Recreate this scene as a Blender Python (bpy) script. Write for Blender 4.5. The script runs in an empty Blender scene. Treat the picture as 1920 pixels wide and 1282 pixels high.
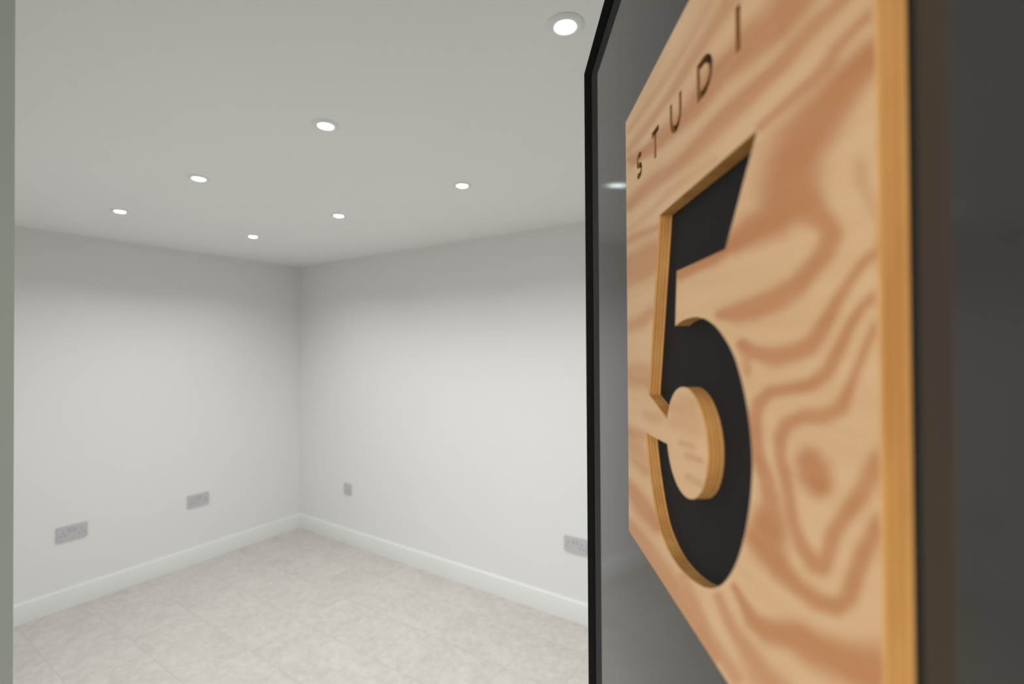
import bpy, bmesh, math, random
import numpy as np
from mathutils import Vector, Matrix
from mathutils.geometry import delaunay_2d_cdt

scene = bpy.context.scene
C = scene.collection

# ------------------------------------------------------------------ camera
H = 2.30                                   # ceiling height; far left corner of the room is the origin
CAM = Vector((3.9051, -2.5117, 1.5873))
YAW, PITCH, ROLL = 0.5801, 0.0091, -0.0059
fw = Vector((-math.sin(YAW) * math.cos(PITCH), math.cos(YAW) * math.cos(PITCH), math.sin(PITCH)))
rt = Vector((math.cos(YAW), math.sin(YAW), 0))
up = rt.cross(fw)
r2 = rt * math.cos(ROLL) + up * math.sin(ROLL)
u2 = -rt * math.sin(ROLL) + up * math.cos(ROLL)
cd = bpy.data.cameras.new('camera')
cam = bpy.data.objects.new('camera', cd)
C.objects.link(cam)
cam.matrix_world = Matrix(((r2.x, u2.x, -fw.x, CAM.x), (r2.y, u2.y, -fw.y, CAM.y), (r2.z, u2.z, -fw.z, CAM.z), (0, 0, 0, 1)))
cd.sensor_width = 36
cd.lens = 893.99 / 1920 * 36
cd.clip_start = 0.01
cd.dof.use_dof = True
cd.dof.focus_distance = 0.68
cd.dof.aperture_fstop = 3.4
scene.camera = cam

# ------------------------------------------------------------------ world, light, exposure
SKY = 2.9
SPOT = 3.7
SPOT_COL = (0.985, 1.0, 0.985)
w = bpy.data.worlds.new('overcast_sky')
scene.world = w
w.use_nodes = True
bg = w.node_tree.nodes['Background']
bg.inputs[0].default_value = (1.0, 0.97, 0.92, 1)
bg.inputs[1].default_value = SKY
vs = scene.view_settings
vs.view_transform = 'Standard'
vs.look = 'None'
vs.gamma = 1
vs.use_curve_mapping = False
vs.exposure = 0.0

# ------------------------------------------------------------------ helpers
def link(name, me, parent=None, mat=None):
    o = bpy.data.objects.new(name, me)
    C.objects.link(o)
    if parent: o.parent = parent
    if mat:
        for m in (mat if isinstance(mat, (list, tuple)) else [mat]): me.materials.append(m)
    return o

def mesh_of(bm, name, smooth=None):
    bmesh.ops.recalc_face_normals(bm, faces=bm.faces)
    me = bpy.data.meshes.new(name)
    bm.to_mesh(me); bm.free()
    if smooth is not None:
        for p in me.polygons: p.use_smooth = True
        me.set_sharp_from_angle(angle=math.radians(smooth))
    return me

def box(bm, a, b):
    x0, y0, z0 = a; x1, y1, z1 = b
    v = [bm.verts.new(c) for c in ((x0,y0,z0),(x1,y0,z0),(x1,y1,z0),(x0,y1,z0),(x0,y0,z1),(x1,y0,z1),(x1,y1,z1),(x0,y1,z1))]
    for f in ((0,3,2,1),(4,5,6,7),(0,1,5,4),(1,2,6,5),(2,3,7,6),(3,0,4,7)): bm.faces.new([v[i] for i in f])
    return v

def boxes(name, lst, mat, parent=None, bevel=0):
    bm = bmesh.new()
    for a, b in lst: box(bm, a, b)
    if bevel: bmesh.ops.bevel(bm, geom=list(bm.edges), offset=bevel, segments=2, profile=0.5, affect='EDGES')
    return link(name, mesh_of(bm, name), parent, mat)

def struct(o): o['kind'] = 'structure'; return o

def empty(name, loc, rz=0.0):
    o = bpy.data.objects.new(name, None); C.objects.link(o)
    o.location = loc; o.rotation_euler = (0, 0, rz); o.empty_display_size = 0.05
    return o

def tag(o, label, cat, group=None):
    o['label'] = label; o['category'] = cat
    if group: o['group'] = group
    return o

def lathe(bm, prof, n=48):
    rings = []
    for r, z in prof:
        if r < 1e-6: rings.append([bm.verts.new((0, 0, z))])
        else: rings.append([bm.verts.new((r*math.cos(2*math.pi*i/n), r*math.sin(2*math.pi*i/n), z)) for i in range(n)])
    for A, B in zip(rings, rings[1:]):
        for i in range(n):
            j = (i+1) % n
            q = [A[i % len(A)], A[j % len(A)], B[j % len(B)], B[i % len(B)]]
            q = list(dict.fromkeys(q))
            if len(q) > 2: bm.faces.new(q)

# ------------------------------------------------------------------ materials
class NT:
    def __init__(s, name):
        s.m = bpy.data.materials.new(name); s.m.use_nodes = True
        s.t = s.m.node_tree; s.b = s.t.nodes['Principled BSDF']
    def n(s, kind, **kw):
        x = s.t.nodes.new(kind)
        for k, v in kw.items(): setattr(x, k, v)
        return x
    def l(s, a, b): s.t.links.new(a, b)
    def ramp(s, fac, stops):
        r = s.n('ShaderNodeValToRGB'); e = r.color_ramp.elements
        while len(e) < len(stops): e.new(0.5)
        for x, (p, c) in zip(e, stops): x.position = p; x.color = (*c, 1)
        s.l(fac, r.inputs[0]); return r.outputs[0]
    def noise(s, scale, detail=4, rough=0.55, vec=None, dist=0):
        x = s.n('ShaderNodeTexNoise'); x.inputs['Scale'].default_value = scale
        x.inputs['Detail'].default_value = detail; x.inputs['Roughness'].default_value = rough
        x.inputs['Distortion'].default_value = dist
        if vec is not None: s.l(vec, x.inputs['Vector'])
        return x.outputs['Fac']
    def coord(s, scale=(1, 1, 1), rot=(0, 0, 0), loc=(0, 0, 0)):
        t = s.n('ShaderNodeTexCoord'); m = s.n('ShaderNodeMapping')
        m.inputs['Scale'].default_value = scale; m.inputs['Rotation'].default_value = rot; m.inputs['Location'].default_value = loc
        s.l(t.outputs['Object'], m.inputs['Vector']); return m.outputs[0]
    def mix(s, fac, a, b, mode='MIX'):
        x = s.n('ShaderNodeMix', data_type='RGBA', blend_type=mode)
        for sock, v in ((x.inputs[0], fac), (x.inputs[6], a), (x.inputs[7], b)):
            if hasattr(v, 'is_linked'): s.l(v, sock)
            elif isinstance(v, tuple): sock.default_value = (*v, 1)
            else: sock.default_value = v
        return x.outputs[2]
    def bump(s, h, strength=0.1, dist=0.001):
        x = s.n('ShaderNodeBump'); x.inputs['Strength'].default_value = strength; x.inputs['Distance'].default_value = dist
        s.l(h, x.inputs['Height']); s.l(x.outputs[0], s.b.inputs['Normal'])

def plain(name, col, rough=0.5, metal=0.0, spec=0.5, var=0.06, scale=30, bump=0.0):
    k = NT(name)
    f = k.noise(scale, 3, 0.5, k.coord())
    c = k.ramp(f, [(0.25, tuple(x*(1-var) for x in col)), (0.75, tuple(min(1, x*(1+var)) for x in col))])
    k.l(c, k.b.inputs['Base Color'])
    k.b.inputs['Roughness'].default_value = rough
    k.b.inputs['Metallic'].default_value = metal
    k.b.inputs['Specular IOR Level'].default_value = spec
    if bump: k.bump(k.noise(scale*6, 2, 0.5, k.coord()), bump)
    return k.m

M_wall = plain('white_wall_paint', (0.84, 0.835, 0.83), 0.7, spec=0.25, var=0.006, scale=2, bump=0.02)
M_ceil = plain('white_ceiling_paint', (0.92, 0.92, 0.905), 0.75, spec=0.2, var=0.006, scale=2)
M_skirt = plain('white_satin_paint', (0.82, 0.83, 0.82), 0.35, var=0.006, scale=3)
M_jamb = plain('grey_green_frame_paint', (0.335, 0.375, 0.34), 0.4, var=0.02, scale=12)
M_dark = plain('dark_shade_overhang', (0.10, 0.10, 0.095), 0.6)
M_out = plain('outdoor_paving', (0.11, 0.105, 0.10), 0.85, var=0.15, scale=8)
M_clad = plain('outdoor_cladding', (0.09, 0.09, 0.09), 0.7)
M_rim = plain('dark_grey_door_rim', (0.040, 0.040, 0.041), 0.75, spec=0.06, var=0.04)
M_seal = plain('black_rubber_seal', (0.004, 0.004, 0.0042), 0.8, spec=0.03, var=0.1)
M_back = plain('black_matte_backing', (0.019, 0.0175, 0.0185), 0.75, spec=0.08, var=0.03)
M_bezel = plain('downlight_bezel_white', (0.86, 0.88, 0.88), 0.35, var=0.01)
M_plate = plain('silver_grey_socket_plate', (0.57, 0.57, 0.585), 0.4, metal=0.1, var=0.02)
M_rocker = plain('grey_rocker', (0.48, 0.48, 0.50), 0.4, var=0.02)
M_hole = plain('dark_pin_hole', (0.18, 0.18, 0.20), 0.6)

def door_paint():
    # smooth powder coat: dark diffuse body under a clear-edged gloss
    k = NT('anthracite_door_paint')
    f = k.noise(9, 4, 0.55, k.coord((1, 1, 0.35)))
    di = k.n('ShaderNodeBsdfDiffuse'); k.l(k.ramp(f, [(0.3, (0.037, 0.0365, 0.035)), (0.7, (0.043, 0.042, 0.0395))]), di.inputs[0])
    gl = k.n('ShaderNodeBsdfAnisotropic', distribution='BECKMANN'); gl.inputs['Roughness'].default_value = 0.11
    fr = k.n('ShaderNodeFresnel'); fr.inputs['IOR'].default_value = 1.5
    bp = k.n('ShaderNodeBump'); bp.inputs['Strength'].default_value = 0.04; bp.inputs['Distance'].default_value = 0.002
    k.l(k.noise(3.5, 2, 0.5, k.coord((1, 1, 0.5))), bp.inputs['Height'])
    k.l(bp.outputs[0], gl.inputs['Normal'])
    mx = k.n('ShaderNodeMixShader'); k.l(fr.outputs[0], mx.inputs[0]); k.l(di.outputs[0], mx.inputs[1]); k.l(gl.outputs[0], mx.inputs[2])
    k.t.nodes.remove(k.b)
    k.l(mx.outputs[0], k.t.nodes['Material Output'].inputs['Surface'])
    return k.m
M_door = door_paint()

def floor_mat():
    k = NT('grey_stone_effect_vinyl')
    br = k.n('ShaderNodeTexBrick'); br.offset = 0.5
    k.l(k.coord(loc=(0.18, 0.86, 0)), br.inputs['Vector'])
    br.inputs['Scale'].default_value = 1.0
    br.inputs['Brick Width'].default_value = 0.61; br.inputs['Row Height'].default_value = 0.305
    br.inputs['Mortar Size'].default_value = 0.0009; br.inputs['Mortar Smooth'].default_value = 0.3
    br.inputs['Color1'].default_value = (0, 0, 0, 1); br.inputs['Color2'].default_value = (1, 1, 1, 1)
    br.inputs['Mortar'].default_value = (0.5, 0.5, 0.5, 1)
    # every tile takes its own piece of the stone print
    off = k.n('ShaderNodeVectorMath', operation='SCALE'); off.inputs['Scale'].default_value = 3.7
    k.l(br.outputs['Color'], off.inputs[0])
    add = k.n('ShaderNodeVectorMath', operation='ADD'); k.l(k.coord(), add.inputs[0]); k.l(off.outputs[0], add.inputs[1])
    v = add.outputs[0]
    big = k.noise(3.2, 6, 0.62, v, 0.6); fine = k.noise(24, 5, 0.65, v, 0.4); grit = k.noise(110, 3, 0.7, v)
    c = k.ramp(big, [(0.30, (0.498, 0.465, 0.433)), (0.5, (0.597, 0.562, 0.529)), (0.68, (0.689, 0.659, 0.623))])
    c = k.mix(0.55, c, k.ramp(fine, [(0.3, (0.492, 0.460, 0.430)), (0.7, (0.738, 0.707, 0.671))]))
    c = k.mix(0.12, c, k.ramp(grit, [(0.35, (0.418, 0.393, 0.368)), (0.65, (0.837, 0.798, 0.761))]))
    c = k.mix(br.outputs['Fac'], c, (0.40, 0.385, 0.37))
    k.l(c, k.b.inputs['Base Color'])
    k.b.inputs['Roughness'].default_value = 0.48
    k.b.inputs['Specular IOR Level'].default_value = 0.4
    k.bump(fine, 0.05, 0.001)
    return k.m
M_floor = floor_mat()

def ply_face():
    k = NT('plywood_face_veneer')
    a = k.n('ShaderNodeAttribute', attribute_name='grain', attribute_type='GEOMETRY')
    fib = k.noise(60, 5, 0.6, k.coord((0.10, 1, 1.6)))
    pale = k.mix(k.noise(7, 3, 0.5, k.coord((0.5, 1, 1.4))), (0.66, 0.405, 0.20), (0.75, 0.50, 0.28))
    dark = k.mix(k.noise(11, 3, 0.5, k.coord((0.4, 1, 1))), (0.45, 0.165, 0.045), (0.53, 0.215, 0.07))
    c = k.mix(a.outputs['Fac'], pale, dark)
    c = k.mix(0.14, c, k.ramp(fib, [(0.3, (0.42, 0.22, 0.10)), (0.7, (0.80, 0.60, 0.41))]))
    k.l(c, k.b.inputs['Base Color'])
    k.b.inputs['Roughness'].default_value = 0.5
    k.b.inputs['Specular IOR Level'].default_value = 0.35
    k.bump(fib, 0.06, 0.0006)
    return k.m

def ply_edge():
    k = NT('plywood_cut_edge')
    t = k.n('ShaderNodeTexCoord'); sx = k.n('ShaderNodeSeparateXYZ'); k.l(t.outputs['Object'], sx.inputs[0])
    mr = k.n('ShaderNodeMapRange'); mr.inputs['From Max'].default_value = 0.011
    k.l(sx.outputs['Y'], mr.inputs['Value'])
    plies = k.ramp(mr.outputs[0], [(0.0, (0.874, 0.468, 0.151)), (0.15, (0.811, 0.414, 0.122)), (0.21, (0.374, 0.156, 0.039)),
        (0.30, (0.686, 0.320, 0.079)), (0.42, (0.811, 0.414, 0.122)), (0.49, (0.390, 0.164, 0.040)), (0.56, (0.780, 0.390, 0.114)),
        (0.70, (0.671, 0.312, 0.079)), (0.77, (0.390, 0.164, 0.043)), (0.83, (0.842, 0.452, 0.143)), (1.0, (0.780, 0.398, 0.122))])
    st = k.noise(70, 4, 0.6, k.coord((1, 0.6, 0.12)))
    c = k.mix(0.35, plies, k.ramp(st, [(0.3, (0.374, 0.156, 0.039)), (0.7, (0.900, 0.546, 0.200))]))
    k.l(c, k.b.inputs['Base Color']); k.b.inputs['Roughness'].default_value = 0.6
    k.b.inputs['Specular IOR Level'].default_value = 0.3
    return k.m
M_ply = ply_face()
M_ply_edge = ply_edge()
M_burn = plain('burnt_engraving', (0.055, 0.022, 0.009), 0.7, spec=0.2, var=0.3, scale=80)
M_burn_wall = plain('scorched_engraving_wall', (0.34, 0.155, 0.052), 0.7, spec=0.1, var=0.15, scale=80)

def lamp_mat():
    k = NT('lit_lamp_lens')
    k.b.inputs['Base Color'].default_value = (0.9, 0.95, 0.95, 1)
    k.b.inputs['Emission Color'].default_value = (0.88, 1.0, 1.0, 1)
    k.b.inputs['Emission Strength'].default_value = 7
    return k.m
M_lamp = lamp_mat()

# ------------------------------------------------------------------ room shell
RX, NY = 4.29, -2.385          # right wall, near wall (inner faces)
TH = 0.20                      # near wall thickness
OX0, OX1, OH = 3.212, 4.20, 2.075   # doorway
struct(boxes('floor', [((-0.1, NY-TH, -0.08), (RX+0.1, 0.1, 0.0))], M_floor))
struct(boxes('ceiling', [((-0.1, NY-TH, H), (RX+0.1, 0.1, H+0.1))], M_ceil))
struct(boxes('wall_left', [((-0.1, NY, 0), (0, 0.0, H))], M_wall))
struct(boxes('wall_far', [((-0.1, 0, 0), (RX+0.1, 0.1, H))], M_wall))
struct(boxes('wall_right', [((RX, NY, 0), (RX+0.1, 0, H))], M_wall))
struct(boxes('wall_near', [((-0.1, NY-TH, 0), (OX0-0.012, NY, H)), ((OX1+0.012, NY-TH, 0), (RX+0.1, NY, H)),
                           ((OX0-0.012, NY-TH, OH+0.012), (OX1+0.012, NY, H))], M_wall))
# painted timber lining of the doorway
struct(boxes('trim_1', [((OX0-0.012, NY-TH-0.01, 0), (OX0, NY+0.002, OH)), ((OX1, NY-TH-0.01, 0), (OX1+0.012, NY+0.002, OH)),
                        ((OX0-0.012, NY-TH-0.01, OH), (OX1+0.012, NY+0.002, OH+0.012))], M_jamb))

def skirting(name, p0, p1, inward):
    # chamfered board 120 x 15 mm following a wall from p0 to p1
    prof = [(0, 0), (0.0150, 0), (0.0150, 0.110), (0.0130, 0.1145), (0.006, 0.1185), (0, 0.120)]
    bm = bmesh.new(); rings = []
    for P in (p0, p1): rings.append([bm.verts.new((P[0]+inward[0]*d, P[1]+inward[1]*d, z)) for d, z in prof])
    n = len(prof)
    for i in range(n): bm.faces.new([rings[0][i], rings[0][(i+1) % n], rings[1][(i+1) % n], rings[1][i]])
    bm.faces.new(rings[0]); bm.faces.new(rings[1])
    return struct(link(name, mesh_of(bm, name, 25), None, M_skirt))
skirting('baseboard_left', (0, NY), (0, 0), (1, 0))
skirting('baseboard_far', (0.015, 0), (RX-0.015, 0), (0, -1))
skirting('baseboard_right', (RX, NY), (RX, 0), (-1, 0))
skirting('baseboard_near', (0.015, NY), (OX0-0.012, NY), (0, 1))

# outside, behind the photographer: paving and an unseen overhang added to shade the doorway
struct(boxes('ground', [((-6, -12, -0.14), (10, NY-TH, -0.02))], M_out))
struct(boxes('added_shade_overhang', [((-0.4, NY-TH-0.9, H+0.1), (RX+0.4, 0.2, H+0.2))], M_dark))

# ------------------------------------------------------------------ downlights
LX0, LDX, LY0, LDY = 0.8644, 0.8553, 0.8758, 0.6877
def make_downlight():
    root = empty('downlight', (0, 0, H))
    bm = bmesh.new()
    lathe(bm, [(0.0240, 0.004), (0.0240, -0.0045), (0.0270, -0.0060), (0.034, -0.0052), (0.040, -0.0032), (0.0425, -0.0012), (0.0425, 0.0)], 64)
    link('bezel', mesh_of(bm, 'bezel', 40), root, M_bezel)
    bm = bmesh.new()
    lathe(bm, [(0.0240, -0.0045), (0.020, -0.0068), (0.012, -0.0080), (0.0, -0.0084)], 48)
    link('lamp_lens', mesh_of(bm, 'lamp_lens', 60), root, M_lamp)
    ld = bpy.data.lights.new('bulb', 'AREA')
    ld.shape = 'DISK'; ld.size = 0.044; ld.spread = math.radians(143); ld.energy = SPOT; ld.color = SPOT_COL
    b = bpy.data.objects.new('bulb', ld); C.objects.link(b); b.parent = root; b.location = (0, 0, -0.010)
    return root

LIGHTS = [
    (3, 1, 'round recessed ceiling downlight, largest and nearest, beside the dark door top corner'),
    (2, 1, 'second largest round ceiling downlight, in the upper middle of the white ceiling'),
    (1, 1, 'round ceiling downlight third from the door in the front row, above the rear left socket'),
    (0, 1, 'ceiling downlight of the front row closest to the left wall, leftmost of all'),
    (2, 0, 'ceiling downlight nearest the far wall on the right, just left of the door edge'),
    (1, 0, 'middle ceiling downlight of the three in the back row along the far wall'),
    (0, 0, 'smallest ceiling downlight, nearest the far corner of the room'),
    (3, 0, 'ceiling downlight of the back row hidden behind the open dark door'),
]
proto = None
for i, j, lab in LIGHTS:
    if proto is None:
        o = proto = make_downlight()
    else:
        o = proto.copy(); C.objects.link(o)
        for ch in list(proto.children):
            c = ch.copy(); c.parent = o; C.objects.link(c)
    o.location = (LX0 + i*LDX, -(LY0 + j*LDY), H)
    tag(o, lab, 'ceiling light', 'round downlights in the white ceiling')

# ------------------------------------------------------------------ sockets
def rounded_plate(bm, w, h, d, r=0.006, n=5):
    # plate lying in local XZ, front at y = -d
    pts = []
    for cx, cz, a0 in ((w/2-r, h/2-r, 0), (-w/2+r, h/2-r, 90), (-w/2+r, -h/2+r, 180), (w/2-r, -h/2+r, 270)):
        for k in range(n+1):
            a = math.radians(a0 + 90*k/n); pts.append((cx+r*math.cos(a), cz+r*math.sin(a)))
    rings = []
    for s, y in ((1, 0), (1, -d+0.002), (0.985, -d)):
        rings.append([bm.verts.new((x*s, y, z*s)) for x, z in pts])
    m = len(pts)
    for A, B in zip(rings, rings[1:]):
        for i in range(m): bm.faces.new([A[i], A[(i+1) % m], B[(i+1) % m], B[i]])
    bm.faces.new(rings[-1]); bm.faces.new(rings[0])

def make_double_socket():
    root = empty('double_socket', (0, 0, 0))
    bm = bmesh.new(); rounded_plate(bm, 0.146, 0.088, 0.010)
    link('face_plate', mesh_of(bm, 'face_plate', 35), root, M_plate)
    for cx in (-0.043, 0.043):
        bm = bmesh.new()                                   # the three pin holes of one outlet
        for hx, hz, hw, hh in ((0, 0.008, 0.0045, 0.0085), (-0.0115, -0.014, 0.0075, 0.005), (0.0115, -0.014, 0.0075, 0.005)):
            box(bm, (cx+hx-hw/2, -0.0106, hz-hh/2), (cx+hx+hw/2, -0.0095, hz+hh/2))
        link('pin_holes', mesh_of(bm, 'pin_holes'), root, M_hole)
    for cx in (-0.012, 0.012):
        bm = bmesh.new()
        v = box(bm, (cx-0.008, -0.0135, 0.004), (cx+0.008, -0.0095, 0.026))
        for q in (v[0], v[1]): q.co.y += 0.002
        bmesh.ops.bevel(bm, geom=list(bm.edges), offset=0.0008, segments=1, affect='EDGES')
        link('rocker_switch', mesh_of(bm, 'rocker_switch'), root, M_rocker)
    return root

socket = None
for loc, rz, lab in (
    ((0.0, -1.532, 0.458), math.pi/2, 'double wall socket low on the left wall, nearer to the doorway'),
    ((0.0, -0.822, 0.463), math.pi/2, 'double wall socket on the left wall, nearer to the room corner'),
    ((2.692, 0.0, 0.440), 0.0, 'double wall socket on the far wall, partly hidden by the dark door edge')):
    if socket is None: o = socket = make_double_socket()
    else:
        o = socket.copy(); C.objects.link(o)
        for ch in list(socket.children):
            c = ch.copy(); c.parent = o; C.objects.link(c)
    o.location = loc; o.rotation_euler = (0, 0, rz)
    tag(o, lab, 'wall socket', 'grey double sockets on the white walls')
root = empty('outlet_plate', (0.662, 0, 0.440))
bm = bmesh.new(); rounded_plate(bm, 0.090, 0.088, 0.009)
link('face_plate', mesh_of(bm, 'face_plate', 35), root, M_plate)
bm = bmesh.new(); rounded_plate(bm, 0.050, 0.024, 0.0105, 0.003)
link('insert', mesh_of(bm, 'insert', 35), root, M_plate)
tag(root, 'small square grey wall plate on the far wall just right of the corner', 'wall plate')

# ------------------------------------------------------------------ open door
DIR = math.radians(33.593)                       # open door runs this way from +y towards -x
dvec = Vector((-math.sin(DIR), math.cos(DIR), 0))
nvec = Vector((math.cos(DIR), math.sin(DIR), 0))  # from the outer face through the leaf
ANCH = Vector((4.01382, -2.44041, 0))             # foot of the sign plane, abreast of the camera
RZ = math.atan2(-dvec.y, -dvec.x)                 # local x runs from the free edge to the hinge
FREE, HINGE, TOP = 0.757, -0.075, 2.021
door = empty('door_1', ANCH + dvec*FREE + nvec*0.013, RZ)
struct(door)
Wd = FREE - HINGE
boxes('door_leaf', [((0.0, 0.0, 0.012), (Wd, 0.044, TOP))], M_door, door, 0.0008)
# bevelled border of the sash around the free edge and the top: a dark grey strip, then a black rubber strip
def border(name, k0, k1, mat, lift=0.0):
    # profile runs from the leaf edge (k = 0) to the outer lip (k = 1), rising towards the viewer
    DX, DZ, DE = 0.060, 0.0345, 0.0104
    bm = bmesh.new()
    def sect(z, corner):
        o = []
        for k, y in ((k0, -DE*k0-lift), (k1, -DE*k1-lift), (k1, 0.044), (k0, 0.044)): o.append((-DX*k, y, TOP + DZ*k if corner else z))
        return o
    def end():
        return [(Wd, y, TOP + DZ*k) for k, y in ((k0, -DE*k0-lift), (k1, -DE*k1-lift), (k1, 0.044), (k0, 0.044))]
    rings = [[bm.verts.new(c) for c in R] for R in (sect(0.012, False), sect(0, True), end())]
    for A, B in zip(rings, rings[1:]):
        for i in range(4): bm.faces.new([A[i], A[(i+1) % 4], B[(i+1) % 4], B[i]])
    bm.faces.new(rings[0]); bm.faces.new(rings[-1])
    bmesh.ops.bevel(bm, geom=list(bm.edges), offset=0.0006, segments=2, affect='EDGES')
    return link(name, mesh_of(bm, name, 40), door, mat)
border('edge_rim', 0.0, 0.43, M_rim)
border('rubber_seal', 0.43, 1.0, M_seal, 0.0008)
for hz in (0.25, 1.0, 1.8):
    bm = bmesh.new(); lathe(bm, [(0, -0.045), (0.007, -0.045), (0.007, 0.045), (0, 0.045)], 20)
    h = link('hinge', mesh_of(bm, 'hinge', 40), door, M_rim); h.location = (Wd+0.006, 0.05, hz)

# ------------------------------------------------------------------ plywood sign
TL = 0.52360                                      # far edge of the sign, measured along the door from the anchor
ZB = 1.58730 - 0.20260
SW, SH, ST = 356.2, 448.8, 11.0                   # mm
sign = empty('plywood_sign', ANCH + dvec*TL + Vector((0, 0, ZB)), RZ)
tag(sign, 'plywood door sign with a cut-out figure 5 and engraved STUDIO on the grey door', 'sign')

def catmull(pts, n=6, closed=False):
    out = []; m = len(pts)
    for i in range(m if closed else m-1):
        g = lambda k: np.array(pts[k % m] if closed else pts[max(0, min(m-1, k))], float)
        a, b, c, d = g(i-1), g(i), g(i+1), g(i+2)
        for k in range(n):
            t = k/n
            out.append(tuple(0.5*(2*b + (c-a)*t + (2*a-5*b+4*c-d)*t*t + (3*b-a-3*c+d)*t**3)))
    if not closed: out.append(tuple(map(float, pts[-1])))
    return out

arch = catmull([(150.9,217.8),(161,220.3),(178,222.2),(197,221.8),(214.4,218),(230.5,210.5),(249,195),(261.5,171.5),(267,147.5),(266.5,127),
                (261,104.6),(251,82),(237,63),(221,49.5),(200,39.5),(172,33),(146,31.5),(121.6,36),(99,50),(79,83.7),(66.2,119.2)], 6)
BC, BR = (169.0, 131.0), 40.5
aJ = math.atan2(120.6-BC[1], 126.7-BC[0]); aH = math.atan2(142.1-BC[1], 127.3-BC[0])
J = (BC[0]+BR*math.cos(aJ), BC[1]+BR*math.sin(aJ))
ball = []
a0, a1 = aJ, aH
while a0 < 0: a0 += 2*math.pi
while a1 < a0: a1 += 2*math.pi
for k in range(49):
    a = a0 + (a1-a0)*k/48
    ball.append((BC[0]+BR*math.cos(a), BC[1]+BR*math.sin(a)))
five = [(77.8,157.1), (114.6,314.5), (276.2,314.5), (238.2,260.0), (155.5,260.0)] + arch + ball

# engraved letters: single-stroke skeletons thickened to outlines, cap height 26 mm
def thicken(path, w, closed=False):
    P = [np.array(p, float) for p in path]; m = len(P); L, Rr = [], []
    for i in range(m):
        if closed: a, b = P[i-1], P[(i+1) % m]
        else: a, b = P[max(0, i-1)], P[min(m-1, i+1)]
        d0 = P[i]-P[i-1] if (closed or i > 0) else b-P[i]
        d1 = P[(i+1) % m]-P[i] if (closed or i < m-1) else d0
        d0 = d0/np.linalg.norm(d0); d1 = d1/np.linalg.norm(d1)
        t = d0+d1; t /= np.linalg.norm(t); n = np.array([-t[1], t[0]])
        k = w/2/max(0.5, float(n @ np.array([-d0[1], d0[0]])))
        L.append(tuple(P[i]+n*k)); Rr.append(tuple(P[i]-n*k))
    return L, Rr
LZ, CAP, LW = 367.8, 26.0, 5.5
def arc(cx, cz, rx, rz, a, b, n=14): return [(cx+rx*math.cos(math.radians(a+(b-a)*k/n)), cz+rz*math.sin(math.radians(a+(b-a)*k/n))) for k in range(n+1)]
loops_in = []          # outlines of recessed areas
islands = []           # plate left standing inside a letter
h2 = LW/2; T0, T1 = LZ+h2, LZ+CAP-h2
def open_stroke(path):
    l, r = thicken(path, LW); loops_in.append(l + r[::-1])
sx = 53.0; q = (T1-T0)/4
open_stroke(arc(sx, T1-q, 6.6, q, 25, 180, 12)[:-1] + arc(sx, T1-q, 6.6, q, 180, 268, 8)[:-1] + arc(sx, T0+q, 7.0, q, 88, 0, 8)[:-1] + arc(sx, T0+q, 7.0, q, 0, -155, 12))
tx = 104.6
loops_in.append([(tx-h2, LZ), (tx+h2, LZ), (tx+h2, LZ+CAP-LW), (tx+10, LZ+CAP-LW), (tx+10, LZ+CAP), (tx-10, LZ+CAP), (tx-10, LZ+CAP-LW), (tx-h2, LZ+CAP-LW)])
ux = 156.0; ur = 10.2
open_stroke([(ux-ur, LZ+CAP)] + arc(ux, T0+ur, ur, ur, 180, 360, 20) + [(ux+ur, LZ+CAP)])
dx = 200.5; dr = (T1-T0)/2
l, r = thicken([(dx, T0), (dx, T1), (dx+7.5, T1)] [::-1] + [(dx, T0)][:0], LW)
dpath = [(dx, T0)] + [(dx+8.0, T0)] + arc(dx+8.0, (T0+T1)/2, 12.0, dr, -90, 90, 20)[1:] + [(dx, T1)]
l, r = thicken(dpath, LW, True)
A_ = lambda P: abs(sum(P[i-1][0]*P[i][1]-P[i][0]*P[i-1][1] for i in range(len(P))))
outer, inner = (l, r) if A_(l) > A_(r) else (r, l)
loops_in.append(outer); islands.append(inner)
ix = 256.5
loops_in.append([(ix-h2, LZ), (ix+h2, LZ), (ix+h2, LZ+CAP), (ix-h2, LZ+CAP)])
ox = 303.0
l, r = thicken(arc(ox, (T0+T1)/2, 11.6, dr, 0, 360, 40)[:-1], LW, True)
outer, inner = (l, r) if A_(l) > A_(r) else (r, l)
loops_in.append(outer); islands.append(inner)

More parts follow.
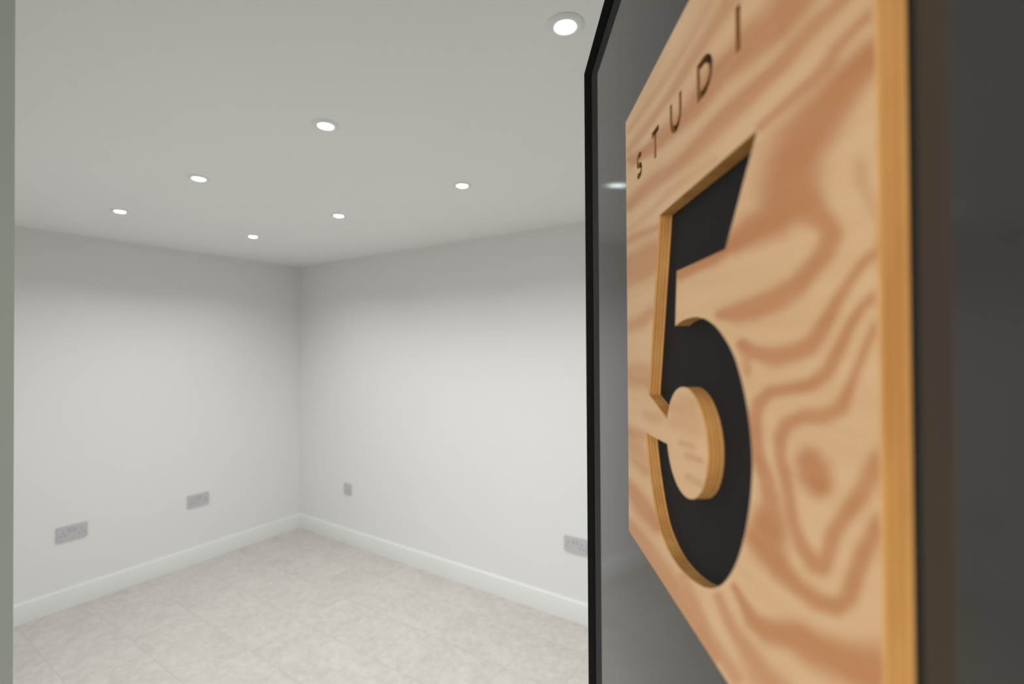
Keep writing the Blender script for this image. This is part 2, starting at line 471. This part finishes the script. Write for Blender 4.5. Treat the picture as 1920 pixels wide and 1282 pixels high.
# late-wood bands of the veneer: (strength, [(x mm, z mm, half height mm)...]), nearest points get the finest steps
BANDS = [
    (0.9, [(312.3,358.7,6.6),(294.4,357.6,6.7),(274.5,362.7,6.7),(257.1,364.3,5.9),(229.7,370.0,5.9),(191.2,368.1,5.2),(150.1,373.5,5.0),(87.7,382.0,4.4),(21.2,398.7,3.9)]),
    (0.8, [(343.0,335.8,2.0),(324.1,337.0,2.5),(311.1,336.7,2.6),(298.5,335.8,3.0),(281.9,336.9,3.2),(259.6,338.0,4.1),(232.8,339.4,4.5),(210.5,339.3,4.5),(181.6,339.7,4.6),(150.5,342.2,4.6),(105.8,348.1,5.1),(48.9,351.5,5.3),(6.2,354.5,5.2)]),
    (0.8, [(357.2,320.6,1.5),(347.0,320.5,1.6),(335.9,319.5,1.9),(330.5,316.3,2.2),(321.9,315.0,2.3),(310.7,315.3,2.1),(300.3,315.3,2.0),(288.9,315.0,1.8),(278.8,314.8,1.9)]),
    (1, [(358.2,306.8,3.3),(353.3,305.1,4.2),(343.0,303.1,5.3),(331.8,298.6,6.4),(323.3,296.1,7.6),(312.2,291.8,9.0),(306.9,284.3,10.2),(301.7,272.8,10.4),(290.2,264.1,7.3),(271.4,263.8,6.8),(249.1,261.2,4.9),(239.0,260.6,3.8),(219.4,257.8,3.7),(193.3,257.0,3.3),(162.3,256.1,3.6)]),
    (0.9, [(311.7,267.0,7.1),(328.0,253.4,3.9),(332.8,247.0,3.4),(328.4,240.6,3.3),(318.3,234.5,3.2),(308.3,228.6,3.9),(290.9,224.5,4.4),(270.5,222.0,4.8),(250.8,220.8,4.3),(230.1,221.3,2.6)]),
    (0.4, [(348.0,268.7,2.0),(348.7,262.5,2.0),(351.9,255.6,1.7),(356.0,248.6,1.7)]),
    (0.9, [(357.0,236.2,1.1),(349.5,232.7,1.4),(342.0,226.5,1.6),(335.7,220.6,1.9),(328.9,212.5,2.4),(323.5,206.6,2.9),(317.3,202.1,3.2),(307.7,199.2,3.4),(290.3,196.4,3.9),(272.8,198.2,3.1),(257.9,202.8,2.4)]),
    (0.6, [(257.9,202.8,2.4),(262.0,196.0,2.3),(263.6,187.0,1.7)]),
    (0.9, [(356.8,221.3,1.3),(347.6,215.8,1.4),(341.7,209.4,1.6),(335.3,200.0,2.1),(328.5,191.2,2.4),(317.4,185.0,2.3),(301.6,181.8,2.2),(286.2,179.1,2.4),(275.4,172.8,2.8),(271.0,164.9,2.8),(271.3,152.3,2.8),(274.8,141.9,2.8),(281.3,134.0,3.0),(285.1,126.1,3.7),(284.0,118.8,5.4),(282.4,110.2,7.0),(283.6,100.0,6.4),(293.4,93.9,4.1),(306.1,92.7,2.9),(320.7,93.5,2.9),(332.6,97.9,2.8),(339.6,105.4,2.9),(343.2,115.5,2.8),(348.2,127.2,2.7),(355.9,140.0,2.6)]),
    (0.8, [(282.4,110.2,5.9),(270.8,101.9,4.5)]),
    (0.85, [(354.2,209.2,1.1),(350.2,202.1,1.2),(345.9,194.3,1.4),(341.3,186.0,1.6),(336.5,177.8,2.5),(326.6,173.0,2.6),(313.0,171.1,2.6),(299.2,165.0,2.8),(294.2,158.1,2.6),(294.0,149.3,2.3),(297.4,142.1,2.3),(300.7,132.0,2.2),(304.2,120.2,2.2),(310.0,113.1,2.4),(318.9,108.6,3.0),(324.1,109.6,2.9),(328.2,118.1,2.6),(331.3,127.0,2.6),(340.2,138.9,2.7),(347.0,147.7,2.8),(355.8,162.3,3.0)]),
    (1, [(316.0,151.8,4.6),(319.6,148.1,5.5),(322.7,144.5,4.5)]),
    (0.95, [(244.8,62.2,1.6),(255.5,58.6,2.1),(267.6,54.9,3.4),(284.3,59.5,4.8),(305.7,69.8,5.4),(318.2,72.4,5.7),(336.5,78.9,6.3),(354.6,87.1,7.6)]),
    (0.7, [(223.2,45.0,2.4),(233.4,40.1,2.6),(245.6,35.8,3.1),(260.4,34.2,4.1),(273.1,31.2,5.0),(289.5,33.8,5.2)]),
    (0.6, [(162.1,28.4,2.8),(185.7,22.1,3.0),(205.5,12.9,2.9),(226.9,10.9,3.0),(246.3,9.9,3.1)]),
    (0.75, [(-5.2,5.6,5.4),(23.9,6.4,6.7),(68.2,6.6,7.7),(115.4,8.3,6.9),(152.5,7.3,5.8),(182.4,4.1,3.8),(213.5,-0.2,3.5)]),
    (0.85, [(-6.2,48.9,5.4),(18.8,48.2,6.2),(60.4,43.9,7.3),(100.3,43.4,5.7)]),
    (0.6, [(-4.4,104.1,5.3),(22.5,97.9,7.9),(42.9,90.8,8.1),(70.5,84.1,4.6)]),
    (0.7, [(2.6,315.8,2.9),(37.7,313.6,3.3),(71.9,309.7,3.0),(113.6,305.3,2.3)]),
    (0.75, [(1.5,283.2,12.8),(32.6,282.8,13.1),(65.6,280.9,12.3),(104.0,283.7,10.3)]),
    (0.6, [(-0.4,223.0,5.3),(50.9,225.2,5.3),(86.7,233.2,3.9)]),
    (0.65, [(-2.2,169.6,9.4),(62.4,172.5,9.3),(78.3,172.5,9.0)]),
    (0.6, [(-4.2,109.4,4.7),(60.7,115.1,3.6)]),
    (0.4, [(11.1,433.3,1.7),(70.0,427.7,2.0),(118.3,423.3,1.8),(160.8,421.0,2.0),(192.5,421.3,2.2),(219.2,422.6,2.0)]),
    (0.6, [(10.4,413.3,2.3),(60.3,409.0,2.6),(117.8,404.8,2.3),(154.5,402.7,2.5),(187.2,403.9,3.0),(214.6,403.2,3.4),(239.3,403.2,3.8),(251.5,403.7,3.6)]),
    (0.3, [(9.8,392.8,1.7),(74.2,386.6,1.5),(128.4,383.4,1.3)]),
    (0.35, [(224.8,319.9,1.7),(190.1,322.0,1.9),(138.8,326.2,2.1),(97.4,324.7,1.9),(7.6,327.4,2.3)]),
    (0.3, [(144.4,154.9,3.8),(170.9,161.3,3.9),(186.2,161.5,3.4)]),
    (0.3, [(151.3,143.3,5.0),(170.6,151.0,7.1),(185.8,144.9,6.0)]),
    (0.6, [(160.2,128.9,1.6),(185.5,130.5,1.5)]),
    (0.6, [(173.1,121.7,1.6),(199.3,124.1,1.5)]),
    (0.5, [(174.8,106.5,2.0),(199.9,108.3,1.8)]),
    (0.35, [(72.1,136.8,4.0),(99.9,138.0,4.7)]),]
def warp(x, z):
    t = 523.6 - x
    return 130.0*900/t, 900*(z-202.6)/t
def grain_at(X, Z):
    U, V = warp(X, Z)
    keep = np.ones_like(U)
    for stg, pts in BANDS:
        best = np.full_like(U, 9.0)
        pu = [warp(p[0], p[1]) for p in pts]; ph = [900*p[2]/(523.6-p[0]) for p in pts]
        for (a, b, ha, hb) in zip(pu, pu[1:], ph, ph[1:]):
            dx_, dz_ = b[0]-a[0], b[1]-a[1]
            t = np.clip(((U-a[0])*dx_+(V-a[1])*dz_)/(dx_*dx_+dz_*dz_), 0, 1)
            d = np.hypot(U-a[0]-t*dx_, V-a[1]-t*dz_)/(1.12*(ha+(hb-ha)*t))
            best = np.minimum(best, d)
        m = np.clip((1.95-best)/1.6, 0, 1); m = m*m*(3-2*m)
        keep *= 1-stg*m
    return 1-keep

def inside(poly, x, z):
    c = False; n = len(poly); j = n-1
    for i in range(n):
        xi, zi = poly[i]; xj, zj = poly[j]
        if (zi > z) != (zj > z) and x < (xj-xi)*(z-zi)/(zj-zi)+xi: c = not c
        j = i
    return c

rect = [(0, 0), (SW, 0), (SW, SH), (0, SH)]
rect = [p for a, b in zip(rect, rect[1:]+rect[:1]) for p in [(a[0]+(b[0]-a[0])*k/40, a[1]+(b[1]-a[1])*k/40) for k in range(40)]]
loops = [rect, five] + loops_in + islands
V2, E2 = [], []
for lp in loops:
    b = len(V2); V2 += [Vector(p) for p in lp]
    E2 += [(b+i, b+(i+1) % len(lp)) for i in range(len(lp))]
xs = [2.0]
while xs[-1] < SW-2: xs.append(xs[-1] + 1.0 + 3.2*((523.6-xs[-1])/523.6)**2.2)
rg = random.Random(3)
for x in xs[:-1]:
    st = 1.6 + 2.0*(523.6-x)/523.6
    for k in range(int(SH/st)-1):
        V2.append(Vector((x + rg.uniform(-.1, .1), (k+0.8)*st + rg.uniform(-.1, .1))))
cv, ce, cf, *_ = delaunay_2d_cdt(V2, E2, [], 0, 1e-4)
co = np.array([tuple(v) for v in cv])
DEP = 0.0035
# panel: front veneer with grain, cut edges, back; letters recessed
bm = bmesh.new()
yF, yB = 0.0, ST/1000
fv = [bm.verts.new((x/1000, yF, z/1000)) for x, z in co]
bm.verts.ensure_lookup_table()
bb = [(min(p[0] for p in l), max(p[0] for p in l), min(p[1] for p in l), max(p[1] for p in l)) for l in loops_in]
for f in cf:
    c = co[list(f)].mean(axis=0)
    if not (0 < c[0] < SW and 0 < c[1] < SH) or inside(five, c[0], c[1]): continue
    hit = any(B[0] <= c[0] <= B[1] and B[2] <= c[1] <= B[3] and inside(l, c[0], c[1]) for l, B in zip(loops_in, bb))
    if hit and not any(inside(l, c[0], c[1]) for l in islands): continue
    bm.faces.new([fv[i] for i in f]).material_index = 0
def wall(loop, y0, y1, mi):
    A = [bm.verts.new((x/1000, y0, z/1000)) for x, z in loop]; B = [bm.verts.new((x/1000, y1, z/1000)) for x, z in loop]
    n = len(loop)
    for i in range(n): bm.faces.new([A[i], A[(i+1) % n], B[(i+1) % n], B[i]]).material_index = mi
wall(rect, yF, yB, 1); wall(five, yF, yB, 1)
for l in loops_in + islands: wall(l, yF, DEP, 3)
def cap(outline, holes, y, mi):
    v, e = [], []
    for lp in [outline]+holes:
        b = len(v); v += [Vector(p) for p in lp]; e += [(b+i, b+(i+1) % len(lp)) for i in range(len(lp))]
    cv, ce, cf, *_ = delaunay_2d_cdt(v, e, [], 0, 1e-4)
    nv = [bm.verts.new((p.x/1000, y, p.y/1000)) for p in cv]
    for f in cf:
        cx = sum(cv[i].x for i in f)/len(f); cz = sum(cv[i].y for i in f)/len(f)
        if inside(outline, cx, cz) and not any(inside(h, cx, cz) for h in holes):
            bm.faces.new([nv[i] for i in f]).material_index = mi
cap(rect, [five], yB, 1)
for l in loops_in:
    cap(l, [h for h in islands if inside(l, *h[0])], DEP, 2)
bmesh.ops.remove_doubles(bm, verts=bm.verts, dist=1e-6)
bmesh.ops.delete(bm, geom=[v for v in bm.verts if not v.link_faces], context='VERTS')
me = mesh_of(bm, 'panel')
panel = link('panel', me, sign, [M_ply, M_ply_edge, M_burn, M_burn_wall])
P = np.empty(len(me.vertices)*3); me.vertices.foreach_get('co', P); P = P.reshape(-1, 3)*1000
g = me.attributes.new('grain', 'FLOAT', 'POINT')
g.data.foreach_set('value', grain_at(P[:, 0], P[:, 2]).astype(np.float32))
# matte black sheet behind the cut-out
boxes('backing', [((0.003, yB, 0.003), (SW/1000-0.003, yB+0.002, SH/1000-0.003))], M_back, sign)
